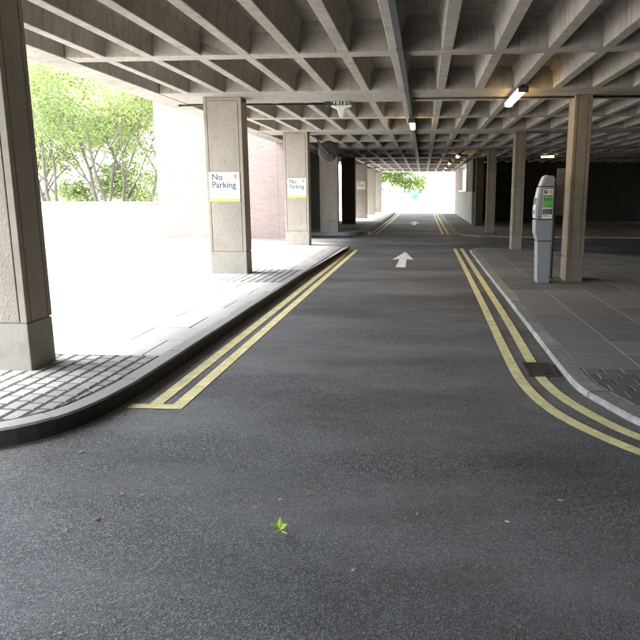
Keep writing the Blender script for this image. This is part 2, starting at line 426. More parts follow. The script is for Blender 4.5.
# --- near left pavement
KL = smooth([(-16, 2.95), (-9, 3.1), (-5, 3.22), (-3.5, 3.32), (-2.95, 3.45), (-2.585, 3.64), (-2.39, 3.84), (-2.28, 4.1), (-2.215, 4.5), (-2.185, 5.2), (-2.175, 8), (-2.165, 17.0), (-2.19, 17.6), (-2.3, 18.15), (-2.58, 18.65), (-3.1, 19.0), (-4.2, 19.3), (-6.35, 19.6)], 5)
kerb(KL, 1, .12, .145, M['kerb_light'], .92, M['kerb_shade'])
PL = [tuple(p) for p in offset(KL, .150)] + [(-6.35, 19.45), (-16, 19.45)]
PL = hull(PL)
bed(PL, .108, M['joint_pale'])
mb = MB()
grid(mb, PL, -16, -2.2, 5.5, 10.35, .75, .6, .12, .008, .004, 'x', .5, seed=2)
grid(mb, PL, -16, -4.75, 10.35, 12.15, .75, .6, .12, .008, .004, 'x', .5, seed=3)
grid(mb, PL, -16, -2.2, 12.15, 19.6, .75, .6, .12, .008, .004, 'x', .5, seed=4)
struct(mb.build('pavement', M['slab_light'], fix=False))
mb = MB()
grid(mb, PL, -16, -2.2, 2.7, 5.5,   .125, .165, .124, .020, .009, 'y', .5, .16, seed=5)
grid(mb, PL, -4.75, -2.2, 10.35, 12.15,   .125, .165, .121, .018, .008, 'y', .5, .14, seed=6)
struct(mb.build('sett_paving', M['sett_light'], fix=False))
mb = MB()   # dark joint bed under the setts
for a, b, c, d, zj in ((-16, -2.2, 2.7, 5.5, .1185), (-4.75, -2.2, 10.35, 12.15, .1158)):
    q = clip([Vector((a, c)), Vector((b, c)), Vector((b, d)), Vector((a, d))], PL); mb.face([(p.x, p.y, zj) for p in q])
struct(mb.build('sett_joints', M['joint_light'], fix=False))

HR = .05
# --- near right pavement (clockwise seen from the road, so the pavement is on the right)
KR = smooth([(1.75, 18.45), (1.43, 18.25), (1.285, 17.9), (1.25, 17.2), (1.243, 14), (1.237, 10), (1.234, 8), (1.231, 6.4), (1.23, 5.5), (1.255, 5.03), (1.345, 4.70), (1.49, 4.27), (1.75, 3.90), (2.2, 3.56), (3.1, 3.27), (6, 3.07), (14, 2.97)], 5)
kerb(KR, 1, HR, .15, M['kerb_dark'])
PR = [tuple(p) for p in offset(KR, .154)] + [(14, 8.6), (5.05, 16.2), (3.5, 17.6)]
PR = hull(PR)
def subbed(a, b, c, d, z, m):
    q = clip([Vector((a, c)), Vector((b, c)), Vector((b, d)), Vector((a, d))], PR); bed([tuple(p) for p in q], z, M[m])
for q_ in ((1.2, 14, 5.6, 10.35), (3.16, 14, 10.35, 11.9), (1.2, 14, 11.9, 19)): subbed(*q_, HR - .0022, 'joint_dark')
for q_ in ((1.2, 14, 2.9, 5.6), (1.2, 3.16, 10.35, 11.9)): subbed(*q_, HR - .0035, 'joint_sett')
mb = MB()
rows = dict(sx=.62, sy=.53, z=.1, gap=.012, ch=.004)
def rs(x0, x1, y0, y1, seed): grid(mb, PR, x0, x1, y0, y1, rows['sx'], rows['sy'], HR, .019, .002, 'x', 0, seed=seed, wob=.0003)
rs(1.3, 14, 5.6, 10.35, 11); rs(3.16, 14, 10.35, 11.9, 12); rs(1.3, 14, 11.9, 18.6, 13)
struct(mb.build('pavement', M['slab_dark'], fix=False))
mb = MB()
grid(mb, PR, 1.3, 14, 2.9, 5.6, .17, .17, HR + .002, .018, .006, 'x', .5, .05, seed=14)
grid(mb, PR, 1.3, 3.16, 10.35, 11.9, .17, .17, HR + .001, .015, .006, 'x', .5, .05, seed=15)
struct(mb.build('sett_paving', M['sett_dark'], fix=False))

# --- far pavements
KFL = smooth([(-4.5, 23.85), (-3.2, 23.9), (-2.7, 24.1), (-2.35, 24.6), (-2.2, 25.4), (-2.15, 27), (-2.15, 50)], 5)
kerb(KFL, 1, .12, .145, M['kerb_light'])
PFL = [tuple(p) for p in offset(KFL, .15)] + [(-6.35, 50), (-6.35, 34), (-4.5, 34)]
bed([(-4.5, 24), *[tuple(p) for p in offset(KFL, .15)], (-4.5, 50)], .10, M['joint_pale'])
mb = MB(); PFc = hull([tuple(p) for p in offset(KFL, .15)] + [(-4.5, 50)])
grid(mb, PFc, -4.5, -2.2, 23.9, 50, .75, .6, .12, .010, .004, 'x', .5, seed=21); struct(mb.build('pavement', M['slab_light'], fix=False))
KFR = smooth([(1.26, 50), (1.24, 27), (1.3, 25.2), (1.5, 24.3), (2.0, 23.7), (3.0, 23.45), (14, 23.2)], 5)
kerb(KFR, 1, HR, .15, M['kerb_dark'])
PFR = [tuple(p) for p in offset(KFR, .15)] + [(14, 37.5), (2.5, 37.5), (2.5, 50)]
PFRc = [tuple(p) for p in offset(KFR, .15)] + [(14, 50)]
PFRc = hull(PFRc)
bed(PFRc, HR - .005, M['joint_dark'])
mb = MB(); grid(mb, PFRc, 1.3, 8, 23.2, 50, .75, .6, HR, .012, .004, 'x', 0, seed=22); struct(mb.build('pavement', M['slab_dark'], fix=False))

# ------------------------------------------------------------------ drain
dr = empty('drain_grate', (1.05, 5.68, 0), 'rusty iron drain grate full of silt between the yellow line and right kerb', 'drain')
mb = MB(); rd = random.Random(8); nx, ny = 14, 22
Zs = [[.0072 + max(0, rd.gauss(.0015, .0045)) for i in range(nx + 1)] for j in range(ny + 1)]
Pt = lambda i, j: (.93 + .245 * i / nx, 5.48 + .40 * j / ny, Zs[j][i])
for j in range(ny):
    for i in range(nx): mb.face([Pt(i, j), Pt(i + 1, j), Pt(i + 1, j + 1), Pt(i, j + 1)])
mb.build('silt', M['dirt'], dr, fix=False)
mb = MB()
for a, b, c, d in ((.92, 1.18, 5.46, 5.49), (.92, 1.18, 5.87, 5.90), (.92, .945, 5.49, 5.87), (1.155, 1.18, 5.49, 5.87)): mb.box(a, b, c, d, .006, .016)
mb.build('frame', M['rust'], dr)
mb = MB()
for k in range(9): y = 5.50 + k * .0415; mb.box(.945, 1.155, y, y + .017, .006, .0145)
mb.box(1.035, 1.06, 5.49, 5.87, .006, .0137); mb.build('bars', M['rust'], dr)

# ------------------------------------------------------------------ deck over the road
ZB = 3.15; ZS = 3.48; SK = -.05
X0, X1 = -4.87, 14.0
deck = empty('car_park_deck', (0, 0, ZB), 'ribbed concrete deck of deep beams and coffers spanning over the road', 'roof')
def partbox(name, x0, x1, y0, y1, z0, z1, mat, parent, sk=0, bevel=.012):
    mb = MB(); mb.box(x0, x1, y0, y1, z0, z1, 0, sk); return mb.build(name, mat, parent, bevel)
mb = MB(); mb.box(X0 + .004, X1, -30.0, 37.0, ZS, ZS + .32); mb.box(X0 + .004, 2.9, 37.0, 52.6, ZS, ZS + .32); mb.build('slab', M['concrete'], deck)  # rear length is out of view, extended to cut light from behind
def longrib(x0, x1, y0, y1, parent, name='rib'):
    xc = (x0 + x1) / 2; w = (x1 - x0) / 2
    prof = [(xc - w, ZB + .004), (xc + w, ZB + .004), (xc + w + .018, ZB + .24), (xc + w + .07, ZS + .01), (xc - w - .07, ZS + .01), (xc - w - .018, ZB + .24)]
    mb = MB(); mb.prism(prof, 'y', y0, y1); return mb.build(name, M['concrete'], parent, .01)
for k in range(-8, 23):
    xr = .31 + .598 * k
    if xr > X1: break
    if xr - .135 < -4.36: continue
    longrib(xr - .13, xr, -29.9, 36.9 if xr > 2.6 else 52.4, deck)
partbox('edge_beam', X0, -4.40, -30.0, 52.6, ZB - .004, ZS + .5, M['concrete'], deck)
for k in range(-6, 7):
    y = 10.82 + 6.6 * k; x1 = X1 if y < 36 else 2.9
    partbox('cross_beam', -4.39, x1 - .01, y, y + 1.28, ZB, ZS + .01, M['concrete'], deck, SK)
    if k < 6 or 1:
        yt = y - 2.75
        prof = [(-.13, ZB + .002), (.13, ZB + .002), (.16, ZB + .24), (.21, ZS + .008), (-.21, ZS + .008), (-.16, ZB + .24)]
        mb = MB(); n = 0
        a = [(-4.39, yt + SK * -4.39 + u, w) for u, w in prof]; b = [((X1 if yt < 36 else 2.9) - .01, yt + SK * ((X1 if yt < 36 else 2.9) - .01) + u, w) for u, w in prof]
        mb.v = a + b; mb.f = [[0, 1, 2, 3, 4, 5][::-1], [6, 7, 8, 9, 10, 11]] + [[i, (i + 1) % 6, 6 + (i + 1) % 6, 6 + i] for i in range(6)]; mb.mi = [0] * 8
        mb.build('cross_rib', M['concrete'], deck, .01)
partbox('end_beam', -4.39, 2.9, 52.0, 52.6, ZB - .002, ZS + .5, M['concrete'], deck)

# ------------------------------------------------------------------ pillars
def pillar(xc, y, w, d, z0, label, group, plinth=.40, dark=False):
    t = empty('concrete_pillar', (xc, y + d / 2, z0), label, 'pillar', group)
    pm, am, qm = (M['pillar'], M['panel'], M['plinth']) if not dark else (M['dark_concrete'] if dark is True else M['pillar_shade'],) * 3
    x0, x1, y0, y1 = xc - w / 2, xc + w / 2, y, y + d
    zt = ZB - .003; zp = z0 + plinth; r = .014; g = .010; bo = .055
    partbox('plinth', x0 + .002, x1 - .002, y0 + .002, y1 - .002, z0 - .03, zp - .010, qm, t, 0, .008)
    sh = MB(); sh.box(x0 + r, x1 - r, y0 + r, y1 - r, zp - .012, zt)
    # corner strips left proud, so a groove runs round each panel
    for a, b in ((x0, x0 + bo), (x1 - bo, x1)):
        for c, e in ((y0, y0 + bo), (y1 - bo, y1)): sh.box(a, b, c, e, zp, zt - .001)
    sh.build('shaft', pm, t, .005)
    for (a, b, c, e) in ((x0 + bo + g, x1 - bo - g, y0 + .001, y0 + r + .02), (x0 + bo + g, x1 - bo - g, y1 - r - .02, y1 - .001)):
        partbox('face_panel', a, b, c, e, zp + .002, zt - .06, am, t, 0, .004)
    for (a, b) in ((x0 + .001, x0 + r + .02), (x1 - r - .02, x1 - .001)):
        partbox('face_panel', a, b, y0 + bo + g, y1 - bo - g, zp + .002, zt - .06, am, t, 0, .004)
    return t
LX = -3.47
gL = 'pillars along the left side of the road'; gR = 'pillars along the right side of the road'
pillar(LX - .02, 4.93, .66, .36, .12, 'wide concrete pillar on granite setts, nearest of all and cut by the left picture edge', gL)
pillar(LX, 11.43, .66, .36, .12, 'concrete pillar with the largest No Parking sign, standing on a patch of setts', gL)
pillar(LX, 17.88, .66, .36, .12, 'concrete pillar at the street corner, its No Parking sign in front of the brick wall edge', gL)
pillar(LX, 24.0, .66, .36, .12, 'pale concrete pillar directly behind the round traffic mirror', gL)
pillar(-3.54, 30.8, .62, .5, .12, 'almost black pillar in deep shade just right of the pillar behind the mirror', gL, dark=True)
pillar(LX - .08, 37.3, .66, .36, .12, 'far left pillar with the smallest No Parking sign, beyond the black pillar', gL)
pillar(LX - .10, 43.8, .66, .36, .12, 'signless pillar right of the small far No Parking sign, second from the bright exit', gL)
pillar(LX - .10, 50.3, .66, .36, .12, 'last left pillar standing beside the bright exit of the underpass', gL)
pillar(2.615, 11.38, .29, .46, HR, 'slim concrete pillar close behind the grey ticket machine', gR, .42, 'pillar_shade')
pillar(2.525, 17.87, .28, .45, HR, 'slim concrete pillar standing left of the ticket machine at the end of the near right pavement', gR, .42, 'pillar_shade')
pillar(2.54, 25.2, .32, .45, HR, 'dim slim pillar across the side street, left of the other slim pillars', gR, .42, 'pillar_shade')
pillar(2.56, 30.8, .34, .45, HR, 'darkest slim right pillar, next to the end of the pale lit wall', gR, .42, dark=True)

# ------------------------------------------------------------------ no parking signs
def sign(xc, y, zc, w, h, label, ty=0):
    t = empty('parking_sign', (xc, y, zc), label, 'sign', 'No Parking signs on the pillars')
    x0 = xc - w / 2; z0 = zc - h / 2
    partbox('plate', x0, x0 + w, y - .012, y, z0, z0 + h, M['sign_white'], t, 0, .003)
    mb = MB(); mb.box(x0 + .003, x0 + w - .003, y - .0145, y - .0125, z0 + .003, z0 + h * .10); mb.build('yellow_band', M['sign_yellow'], t)
    mb = MB(); k = h / .52
    text_faces(mb, 'No', .155 * k, (x0 + .045 * k, y - .014, z0 + h * .735), 0, .98)
    text_faces(mb, 'Parking', .155 * k, (x0 + .045 * k, y - .014, z0 + h * .475), 0, .98 * (w / .57) / k)
    mb.build('lettering', M['sign_grey'], t, fix=False)
    mb = MB(); r = random.Random(4)
    for i, (zz, n) in enumerate(((.345, 9), (.275, 7))):
        x = x0 + .05
        for j in range(n):
            l = r.uniform(.02, .055) * k
            if x + l > x0 + w - .06: break
            mb.face([(x, y - .0142, z0 + h * zz), (x + l, y - .0142, z0 + h * zz), (x + l, y - .0142, z0 + h * zz + .014 * k), (x, y - .0142, z0 + h * zz + .014 * k)]); x += l + .012
    mb.build('small_print', M['sign_faint'], t, fix=False)
    mb = MB(); cx, cz = x0 + w - .075 * k, z0 + h * .86
    pts = [(-.03, .04), (-.015, .034), (0, .044), (.015, .034), (.03, .04), (.03, -.01), (.018, -.034), (0, -.046), (-.018, -.034), (-.03, -.01)]
    mb.prism([(cx + a * k, cz + b * k) for a, b in pts], 'y', y - .0145, y - .0125); mb.build('crest', M['sign_orange'], t)
    return t
sign(-3.48, 11.431, 1.645, .54, .505, 'large white No Parking sign with yellow foot on the pillar above the sett patch')
sign(-3.45, 17.881, 1.675, .51, .52, 'middle No Parking sign on the pillar beside the brick wall')
sign(-3.55, 37.301, 1.945, .47, .46, 'tiny far No Parking sign on a shaded pillar beyond the mirror')

# ------------------------------------------------------------------ ceiling fittings
tr = empty('cable_trunking', (-.315, 8, ZB), 'long dark metal cable trunking running under the deck along the road', 'cable tray')
for a, b in ((-4, 5.95), (5.956, 8.95), (8.956, 11.95), (11.956, 14.3), (16.3, 18.9), (18.906, 25), (25.006, 31)):
    mb = MB(); mb.box(-.352, -.284, a, b, ZB - .07, ZB - .003); mb.build('channel', M['galv'], tr, .004)
for y in (1.5, 4.5, 7.5, 10.5, 13.5, 17.5, 21, 24, 27, 30): partbox('bracket', -.358, -.278, y, y + .03, ZB - .074, ZB - .0005, M['steel_dark'], tr, 0, 0)

def lamp(x, y, l, label, w=.15, zt=None, rz=0):
    zt = ZB - .001 if zt is None else zt
    t = empty('ceiling_lamp', (x, y + l / 2, zt), label, 'lamp', 'lit lamps under the deck')
    partbox('mount', x - .03, x + .03, y + .08, y + .16, zt - .03, zt, M['steel_dark'], t, 0, 0)
    partbox('mount', x - .03, x + .03, y + l - .16, y + l - .08, zt - .03, zt, M['steel_dark'], t, 0, 0)
    partbox('tray', x - w / 2, x + w / 2, y, y + l, zt - .055, zt - .03, M['steel_light'], t, 0, .006)
    mb = MB(); pr = []
    for i in range(9):
        a = math.pi * i / 8; pr.append((x - (w * .44) * math.cos(a), zt - .055 - .065 * math.sin(a)))
    mb.prism(pr, 'y', y + .02, y + l - .02); mb.build('diffuser', M['lamp'], t)
    for yy in (y, y + l - .02): partbox('end_cap', x - w / 2 - .003, x + w / 2 + .003, yy, yy + .02, zt - .12, zt - .03, M['steel_dark'], t, 0, .003)
    if rz:
        t.rotation_euler.z = rz
lamp(1.46, 10.28, 1.75, 'brightest long lit tube lamp under the beam above the right pavement')
lamp(-.285, 14.4, 1.6, 'lit lamp at the end of the cable trunking over the road', .13, ZB - .02)
lamp(1.42, 27.4, 1.6, 'small lit lamp over the road, second nearest on the right of the carriageway')
lamp(5.2, 28.2, .65, 'lit lamp alone over the dark bay on the far right', .12, None, R(50))
lamp(1.32, 34.0, 1.4, 'third lit lamp of the row over the right lane towards the bright exit')
lamp(1.35, 40.6, 1.4, 'fourth lit lamp of the row over the right lane towards the bright exit')
lamp(1.40, 45.8, 1.4, 'last lit lamp, closest to the bright exit')

fx = empty('ceiling_fitting', (-1.56, 12.55, ZB), 'small off-white flared fitting bolted under the beam between the left pillars', 'ceiling fitting')
mb = MB(); mb.box(-1.70, -1.42, 12.48, 12.62, ZB - .03, ZB - .001); mb.build('mount_plate', M['white_plastic'], fx, .004)
for x in (-1.66, -1.585, -1.53, -1.46): mb = MB(); mb.tube([(x, 12.47, ZB - .07), (x, 12.47, ZB + .0)], .010, 8); mb.build('bolt', M['black_pipe'], fx)
mb = MB()
mb.prism([(-1.745, ZB - .06), (-1.745, ZB - .085), (-1.68, ZB - .11), (-1.635, ZB - .125), (-1.60, ZB - .24), (-1.585, ZB - .265), (-1.53, ZB - .265), (-1.515, ZB - .245), (-1.495, ZB - .125), (-1.44, ZB - .105), (-1.375, ZB - .08), (-1.375, ZB - .055)], 'y', 12.49, 12.61)
mb.build('housing', M['white_plastic'], fx, .018)

def conduit(pts, label, r=.016):
    t = empty('conduit_pipe', pts[0], label, 'pipe')
    mb = MB(); mb.tube(pts, r, 8); mb.build('pipe', M['black_pipe'], t, 0, True)
    n = int((Vector(pts[-1]) - Vector(pts[0])).length / 1.1)
    for i in range(n + 1):
        p = Vector(pts[0]).lerp(Vector(pts[-1]), i / max(1, n)); partbox('saddle', p.x - .018, p.x + .018, p.y - .028, p.y + .028, p.z - .02, ZB - .0006, M['steel_dark'], t, 0, 0)
    return t
conduit([(-4.55, 12.36, ZB - .02), (-1.76, 12.22, ZB - .02)], 'thin black conduit under the beam behind the left sign pillar')
conduit([(-.2, 11.65, ZB - .02), (3.9, 11.48, ZB - .02)], 'thin black conduit under the beam right of the cable trunking')
jb = MB(); jb.box(-1.80, -1.69, 12.06, 12.16, ZB - .07, ZB - .001); tag(jb.build('junction_box', M['black_pipe'], None, .006), 'small black junction box beside the off-white ceiling fitting', 'junction box')

# traffic mirror seen from behind
tm = empty('traffic_mirror', (-2.76, 19.0, 2.74), 'round dark traffic mirror on a bent arm hung from the deck, seen from behind', 'traffic mirror')
mb = MB(); mb.lathe([(0, 0), (.12, .004), (.22, .02), (.285, .05), (.30, .075), (.30, .09), (.27, .10)], (-2.76, 18.96, 2.74), (.12, 1, -.08), 40); mb.build('shell', M['mirror_back'], tm, 0, True)
mb = MB(); mb.lathe([(.285, .092), (.2, .125), (.1, .145), (0, .15)], (-2.76, 18.96, 2.74), (.12, 1, -.08), 40)
g = NT('mirror_glass'); g.col((.8, .8, .8)); g.rough(.05); g.b.inputs['Metallic'].default_value = 1; mb.build('mirror_glass', g.m, tm, 0, True)
mb = MB(); mb.tube([(-3.02, 18.9, ZB), (-3.02, 18.9, 3.02), (-2.95, 18.9, 2.92), (-2.74, 18.9, 2.70), (-2.66, 18.91, 2.60)], .024, 10); mb.build('arm', M['black_pipe'], tm, 0, True)
mb = MB(); mb.box(-2.72, -2.60, 18.885, 18.965, 2.56, 2.68); mb.build('clamp', M['black_pipe'], tm, .01)

# ------------------------------------------------------------------ ticket machine
YM = 11.17; YB = 11.46
tk = empty('ticket_machine', (1.98, 11.3, .1), 'grey pay and display ticket machine with green notice, standing before the slim pillar', 'ticket machine')
def mprof(name, pts, mat, y0=YM, y1=YB, bev=.014):
    mb = MB(); mb.prism(pts, 'y', y0, y1); return mb.build(name, mat, tk, bev)
mprof('pedestal', [(1.885, .046), (2.105, .046), (2.10, .755), (1.86, .755)], M['steel_grey'], YM + .01, YB - .01)
mprof('lower_cabinet', [(1.862, .763), (2.10, .763), (2.105, 1.115), (1.812, 1.115), (1.818, .90)], M['steel_grey'])
mprof('upper_cabinet', [(1.842, 1.123), (2.108, 1.123), (2.115, 1.655), (1.885, 1.655), (1.862, 1.53), (1.835, 1.30)], M['steel_grey'])
mprof('head', [(1.878, 1.662), (2.117, 1.662), (2.118, 1.80), (2.09, 1.835), (1.985, 1.842), (1.945, 1.815), (1.915, 1.74)], M['steel_grey'], bev=.02)
mb = MB()
cur = [(1.842, 1.13), (1.812, 1.14), (1.808, 1.30), (1.835, 1.50), (1.862, 1.65), (1.885, 1.65), (1.862, 1.53), (1.835, 1.30)]
mprof('front_fascia', cur, M['steel_light'], YM + .012, YB - .012, .004)
mprof('front_fascia', [(1.876, 1.668), (1.90, 1.74), (1.935, 1.822), (1.98, 1.848), (1.985, 1.842), (1.945, 1.815), (1.915, 1.74), (1.89, 1.668)], M['steel_light'], YM + .012, YB - .012, .003)
mb = MB(); mb.box(1.806, 1.815, YM + .06, YB - .08, 1.20, 1.27); mb.build('coin_slot', M['ink'], tk)
mb = MB(); mb.box(1.812, 1.83, YM + .05, YB - .05, 1.36, 1.47); mb.build('display', M['ink'], tk, .004)
mb = MB(); mb.tube([(1.86, YM - .004, 1.16), (1.86, YM + .01, 1.16)], .012, 12); mb.build('lock', M['ink'], tk)
nb = MB(); yf = YM - .004
def rect(mb, a, b, c, d, m=0, y=None): 
    y = yf if y is None else y
    mb.face([(a, y, c), (b, y, c), (b, y, d), (a, y, d)], m)
mb = MB(); mb.box(1.925, 2.085, YM - .003, YM - .0005, 1.135, 1.615); notice = mb.build('notice', M['sign_white'], tk)
rect(nb, 1.928, 2.082, 1.315, 1.525, 0); rect(nb, 1.928, 2.082, 1.205, 1.295, 1)
y2 = yf - .001
rect(nb, 1.936, 1.994, 1.545, 1.602, 1, y2); rect(nb, 2.022, 2.074, 1.548, 1.600, 2, y2)
text_faces(nb, 'P', .055, (1.951, y2 - .001, 1.554), 3); 
r = random.Random(5)
for z in (1.50, 1.478, 1.455, 1.41, 1.39, 1.37, 1.345): rect(nb, 1.936, 1.936 + r.uniform(.08, .135), z, z + .007, 1 if z in (1.455,) else 4, y2)
for z in (1.275, 1.255, 1.235, 1.217): rect(nb, 1.936, 1.936 + r.uniform(.09, .135), z, z + .006, 4, y2)
for z in (1.185, 1.168): rect(nb, 1.936, 1.936 + r.uniform(.08, .135), z, z + .006, 1, y2)
o = nb.build('notice_print', [M['green'], M['ink'], M['sign_orange'], M['sign_white'], M['sign_faint']], notice, fix=False)

# tariff board fixed to the back of the slim pillar
tb = empty('tariff_board', (2.50, 11.8, 1.57), 'grey board fixed to the back of the slim pillar by the ticket machine', 'notice board')
partbox('panel', 2.255, 2.775, 11.795, 11.81, 1.17, 1.98, M['board_back'], tb, 0, .004)
partbox('rail', 2.255, 2.775, 11.784, 11.794, 1.86, 1.89, M['steel_dark'], tb, 0, 0); partbox('rail', 2.255, 2.775, 11.784, 11.794, 1.26, 1.29, M['steel_dark'], tb, 0, 0)
mb = MB(); mb.box(2.225, 2.262, 11.74, 11.775, .046, 1.70); mb.box(2.215, 2.275, 11.73, 11.785, .046, .066); p_ = mb.build('sign_post', M['black_pipe'], None, .004)
tag(p_, 'thin black post squeezed between the ticket machine and the slim pillar', 'post')

# small reflector on second slim pillar
mb = MB(); mb.box(2.332, 2.352, 17.838, 17.849, 1.62, 1.69); tag(mb.build('reflector', M['sign_white'], None, .002), 'tiny pale reflector strip on the slim pillar left of the ticket machine', 'reflector')

# ------------------------------------------------------------------ walls and buildings
bb = empty('brick_building', (-7, 25, 0), 'pinkish brick building with blank wall behind the left sign pillars', 'building')
partbox('wall', -9.05, -4.92, 22.1, 34.0, -.02, 7.2, M['brick'], bb, 0, 0)
partbox('side_wing', -4.92, -4.56, 22.103, 34.0, -.02, ZB - .01, M['brick'], bb, 0, 0)
partbox('shade_panel', -4.556, -4.53, 22.2, 34.0, .121, ZB - .012, M['wall_dark'], bb, 0, 0)  # added dark sheet that paints the shade on the wing's road side
partbox('coping', -9.12, -4.885, 22.03, 34.07, 7.2, 7.32, M['coping'], bb, 0, .01)
pw = empty('parapet_wall', (-15, 22.6, 0), 'low white parapet wall with pinkish coping below the trees on the left', 'wall')
partbox('wall', -34, -9.06, 22.5, 22.75, -.02, 1.09, M['parapet'], pw, 0, 0)
partbox('coping', -34, -9.06, 22.44, 22.81, 1.09, 1.225, M['coping'], pw, 0, .012)
# right side enclosure
bw = empty('back_wall', (8, 36.5, 0), 'nearly black back wall of the parking bay on the right', 'wall')
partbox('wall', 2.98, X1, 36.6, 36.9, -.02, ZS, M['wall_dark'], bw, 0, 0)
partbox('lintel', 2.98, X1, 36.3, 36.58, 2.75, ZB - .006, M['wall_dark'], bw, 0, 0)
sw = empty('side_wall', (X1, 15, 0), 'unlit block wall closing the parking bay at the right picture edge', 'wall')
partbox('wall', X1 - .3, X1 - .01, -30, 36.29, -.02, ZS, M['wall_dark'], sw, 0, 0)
rw = empty('light_block_wall', (7, -10, 0), 'unseen wall added behind the camera to block light', 'wall')  # never in view; added to stop light from behind the camera
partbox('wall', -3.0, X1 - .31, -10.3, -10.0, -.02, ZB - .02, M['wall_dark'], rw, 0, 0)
# pale lit wall with opening near the exit
lw = empty('lit_wall', (2.5, 40, .1), 'pale streaked wall with a bright window opening near the underpass exit', 'wall')
partbox('lower_wall', 2.28, 2.48, 31.6, 49.0, .08, 1.62, M['render'], lw, 0, .01)
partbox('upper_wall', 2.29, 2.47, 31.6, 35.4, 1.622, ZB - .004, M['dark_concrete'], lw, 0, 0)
partbox('pier', 2.27, 2.47, 43.2, 49.0, 1.622, ZB - .004, M['brick'], lw, 0, 0)
fr = partbox('window_frame', 2.22, 2.5, 35.4, 43.2, 1.622, 1.72, M['glass_frame'], lw, 0, 0)
partbox('jamb', 2.22, 2.5, 35.4, 35.6, 1.721, 3.10, M['glass_frame'], fr, 0, 0); partbox('jamb', 2.22, 2.5, 43.0, 43.2, 1.721, 3.10, M['glass_frame'], fr, 0, 0); partbox('head', 2.22, 2.5, 35.4, 43.2, 3.101, ZB - .006, M['glass_frame'], fr, 0, 0)
# far end
fw = empty('boundary_wall', (0, 74, 0), 'long white boundary wall with grey coping beyond the underpass exit', 'wall')
partbox('wall', -45, 45, 74, 74.3, -.02, 1.42, M['parapet'], fw, 0, 0)
partbox('coping', -45, 45, 73.95, 74.35, 1.42, 1.52, M['coping'], fw, 0, 0)

# ------------------------------------------------------------------ trees
def leaf_cloud(mb, rnd, blobs, n, size):
    tot = sum(b[3] ** 2 for b in blobs)
    for (cx, cy, cz, r, fl) in blobs:
        k = int(n * r * r / tot)
        ncl = max(3, int(k / 14))
        for _ in range(ncl):
            while True:
                u = Vector((rnd.uniform(-1, 1), rnd.uniform(-1, 1), rnd.uniform(-1, 1)))
                if .25 < u.length < 1: break
            c = Vector((cx, cy, cz)) + Vector((u.x * r, u.y * r, u.z * r * fl)); cr = rnd.uniform(.12, .42)
            for _ in range(14):
                p = c + Vector((rnd.gauss(0, cr), rnd.gauss(0, cr), rnd.gauss(0, cr * .6)))
                a = Vector((rnd.gauss(0, 1), rnd.gauss(0, 1), rnd.gauss(0, .7))).normalized(); b = a.cross(Vector((rnd.gauss(0, 1), rnd.gauss(0, 1), rnd.gauss(0, 1)))).normalized()
                s = size * rnd.uniform(.6, 1.3)
                if p.x > -9.5 and p.y < 36: continue
                mb.face([p - a * s, p + b * s * .55, p + a * s, p - b * s * .55])
def branch(mb, rnd, p, d, l, r, depth, tips):
    pts = [p]; rad = [r]; q = p.copy(); dd = d.copy(); n = 5
    for i in range(n):
        dd = (dd + Vector((rnd.gauss(0, .10), rnd.gauss(0, .10), rnd.gauss(.03, .05)))).normalized(); q = q + dd * (l / n); pts.append(q.copy()); rad.append(r * (1 - .55 * (i + 1) / n))
    mb.tube(pts, rad, 7 if r > .05 else 5, 0, False)
    if depth == 0: tips.append(q); return
    for k in range(rnd.choice((2, 3))):
        i = rnd.randint(2, n); ax = Vector((rnd.gauss(0, 1), rnd.gauss(0, 1), rnd.gauss(0, .4))).normalized()
        nd = (dd * .8 + ax * .62 + Vector((0, 0, .15))).normalized()
        branch(mb, rnd, pts[i], nd, l * rnd.uniform(.55, .8), rad[i] * .62, depth - 1, tips)
def tree(x, y, stems, h, label, seed, nleaf=9000, size=.066, mat='leaf', crown=None, group='trees behind the parapet wall', tname='tree', low=5):
    rnd = random.Random(seed)
    t = empty(tname, (x, y, 0), label, 'tree', group)
    mb = MB(); tips = []
    for (dx, dy, r, l) in stems:
        d = Vector((dx, dy, 1)).normalized(); branch(mb, rnd, Vector((x + dx * .25, y + dy * .25, -.05)), d, l, r * .78, 3, tips)
    mb.build('trunk', M['bark'], t, 0, True)
    mb = MB(); blobs = [(p.x, p.y, p.z, rnd.uniform(.55, 1.15), .75) for p in tips]
    for _ in range(low): blobs.append((x + rnd.uniform(-2.2, 2.2), y + rnd.uniform(.8, 2.2), rnd.uniform(1.3, 4.2), rnd.uniform(.5, .95), .7))
    if crown: blobs += crown
    leaf_cloud(mb, rnd, blobs, int(nleaf * 1.35), size)
    mb.build('crown', M[mat], t, fix=False)
tree(-14.6, 25.5, [(-.75, .1, .10, 3.6), (-.45, .0, .11, 3.8), (-.22, .2, .12, 4.0), (.12, -.1, .10, 3.8)], 8, 'multi-stemmed spring tree fanning out behind the parapet beside the nearest pillar', 3, 11000)
tree(-13.1, 26.2, [(-.05, .0, .13, 4.2), (.30, .1, .09, 3.6)], 8, 'upright twin-stemmed spring tree in the middle behind the parapet', 12, 9000)
tree(-12.0, 25.0, [(-.42, .1, .11, 3.9), (.06, .1, .09, 4.0), (.40, -.1, .09, 3.6)], 8, 'spreading spring tree behind the parapet nearest the brick building', 23, 10000)
tree(-18.5, 31, [(-.3, .1, .15, 4.6), (.2, .1, .14, 4.8)], 10, 'tall leafy tree standing furthest back on the left behind the fanning tree', 31, 13000, .11, 'leaf', low=9)
tree(-14.5, 33, [(-.2, .1, .15, 4.6), (.3, .1, .14, 4.6)], 10, 'tall leafy tree further back, just left of the brick building edge', 37, 13000, .11, 'leaf', low=9)
gF = 'trees beyond the underpass exit'
